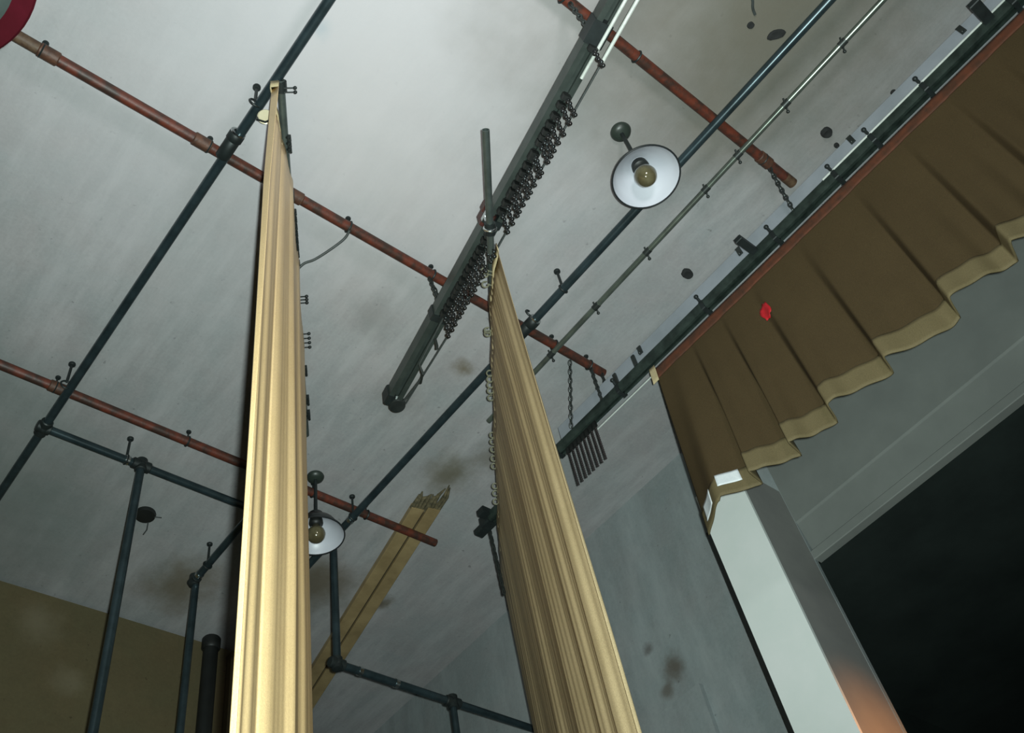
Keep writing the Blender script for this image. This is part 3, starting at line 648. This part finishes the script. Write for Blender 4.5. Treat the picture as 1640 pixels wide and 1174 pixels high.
# ------------------------------------------------------------------ small ceiling things
def anchor(x, y, r, h, label, sx=1.0, rot=0.0):
    mb = MB(); n = 14; prev = None; c = V(x, y, ZC)
    for k, (rr, dz) in enumerate(((1.0, 0.0), (1.0, -h * 0.6), (0.8, -h), (0.3, -h * 0.8))):
        pts = []
        for j in range(n):
            a = 2 * math.pi * j / n; w = r * rr * (1 + 0.18 * noise.noise(Vector((math.cos(a) * 1.3 + x * 9, math.sin(a) * 1.3 + y * 9, 0))))
            px, py = w * math.cos(a) * sx, w * math.sin(a)
            pts.append(c + Vector((px * math.cos(rot) - py * math.sin(rot), px * math.sin(rot) + py * math.cos(rot), dz)))
        ring = mb.ring(pts)
        if prev: mb.bridge(prev, ring)
        else: mb.f.append(tuple(reversed(ring)))
        prev = ring
    mb.f.append(tuple(prev))
    return tag(mb.build('ceiling_anchor', 'hole', origin=c), label, 'ceiling anchor', 'dark anchors in the ceiling')
anchor(3.38, 0.265, 0.030, 0.03, 'shiny dark stub in the ceiling above the upper red pipe end')
anchor(3.38, 1.331, 0.030, 0.025, 'dark oval stub in the ceiling between the lamp and the valance', 1.25)
anchor(3.49, 0.28, 0.014, 0.02, 'small dark knob in the ceiling close to the white board')
anchor(3.51, -0.10, 0.016, 0.02, 'small dark knob near the white board toward the upper right corner')
anchor(2.60, 0.123, 0.018, 0.012, 'small round dark spot in the ceiling at the top, left of the steel pipe')
anchor(2.743, 0.076, 0.024, 0.012, 'oblong dark patch in the ceiling beside the bright steel pipe', 2.0, -0.9)
tag(MB().tube(catmull([V(2.44, 0.02, 4.592), V(2.50, 0.03, 4.585), V(2.54, 0.06, 4.588), V(2.575, 0.075, 4.59)], 5), 0.007, 7).build('wire_end', 'dark_cord'), 'short dark wire on the ceiling at the top right', 'wire')
t = thing('ceiling_plate', V(1.70, 4.56, ZC), 'oval dark ceiling box with loose wires beside a dropped pipe leg', 'ceiling box')
MB().lathe(V(1.70, 4.56, ZC), [(0, 0), (0.062, 0), (0.065, -0.01), (0.060, -0.028), (0.0, -0.032)], 24).build('box', 'black', t)
mb = MB(); mb.tube([V(1.74, 4.60, 4.575), V(1.755, 4.64, 4.55), V(1.76, 4.70, 4.56)], 0.004, 6); mb.tube([V(1.75, 4.54, 4.575), V(1.79, 4.52, 4.57)], 0.004, 6); mb.build('loose_wire', 'dark_cord', t)

# wooden boards under the ceiling, parallel to the traverse track
wa, wb = V(3.175, 3.57, 4.574), V(3.762, 6.515, 4.574); wd = (wb - wa).normalized(); wn = wd.cross(UP); wn = wn if wn.x > 0 else -wn
bd = thing('wooden_track', (wa + wb) / 2, 'pair of brown boards with a dark slot, broken end, along the ceiling corner', 'boards')
for s_ in (-1, 1):
    o0 = wn * (0.052 * s_)
    MB().box((wa + wb) / 2 + o0 + wd * (0.03 * (s_ < 0)), wn * 0.044, UP * 0.024, wd * ((wb - wa).length / 2 - 0.04), 0.004).build('board', 'wood', bd)
MB().box((wa + wb) / 2 + UP * 0.012, wn * 0.012, UP * 0.012, wd * ((wb - wa).length / 2 - 0.05)).build('slot', 'dark_wood', bd)
rw = random.Random(3); mb = MB()
for k in range(9):
    a_ = -0.085 + 0.17 * k / 8; l = 0.02 + 0.06 * rw.random() + (0.10 if k > 5 else 0)
    mb.tube([wa + wn * a_ + wd * 0.09, wa + wn * (a_ + 0.012 * rw.uniform(-1, 1)) - wd * l * 0.5, wa + wn * (a_ + 0.012 * rw.uniform(-1, 1)) - wd * l + UP * rw.uniform(-0.01, 0.02)], [0.017, 0.013, 0.004], 7)
mb.build('splintered_end', simple('splintered wood', (0.16, 0.13, 0.07), (0.05, 0.045, 0.025), 30, 0.8), bd)

# black standpipe on the side wall
t = thing('standpipe', V(2.63, 5.42, -H), 'thick black vertical pipe against the brown side wall', 'pipe')
MB().tube([V(2.635, 5.43, -H), V(2.635, 5.43, 4.50)], 0.052, 24).build('pipe', 'black', t)
MB().tube([V(2.635, 5.43, 4.46), V(2.635, 5.43, 4.475), V(2.635, 5.43, 4.545), V(2.635, 5.43, 4.555)], [0.055, 0.065, 0.065, 0.058], 24).build('collar', 'black', t)
t = thing('corner_batten', V(2.87, 5.49, -H), 'pale brown wooden strip standing beside the black standpipe', 'wooden strip')
MB().bx(2.80, 2.93, 5.44, YW - 0.02, -H, 4.52).build('strip', 'side_wall', t)

# round red-rimmed fitting at the left
c = V(-0.405, 1.425, 3.2)
t = thing('round_shade', Vector((c.x, c.y, ZC + H)), 'dark red rimmed round fitting cut off at the top left corner', 'lamp shade')
MB().lathe(c, [(0.275, 0.012), (0.275, 0.0), (0.330, 0.0), (0.336, 0.008), (0.330, 0.035), (0.22, 0.10), (0.08, 0.13), (0.0, 0.135)], 64).build('shade', 'red_rim', t)
MB().lathe(c, [(0.276, 0.003), (0.25, 0.03), (0.14, 0.07), (0.0, 0.085)], 48).build('inner_face', 'grey_face', t)
MB().tube([c + UP * 0.13, Vector((c.x, c.y, ZC + H))], 0.012, 12).build('stem', 'fitting', t)
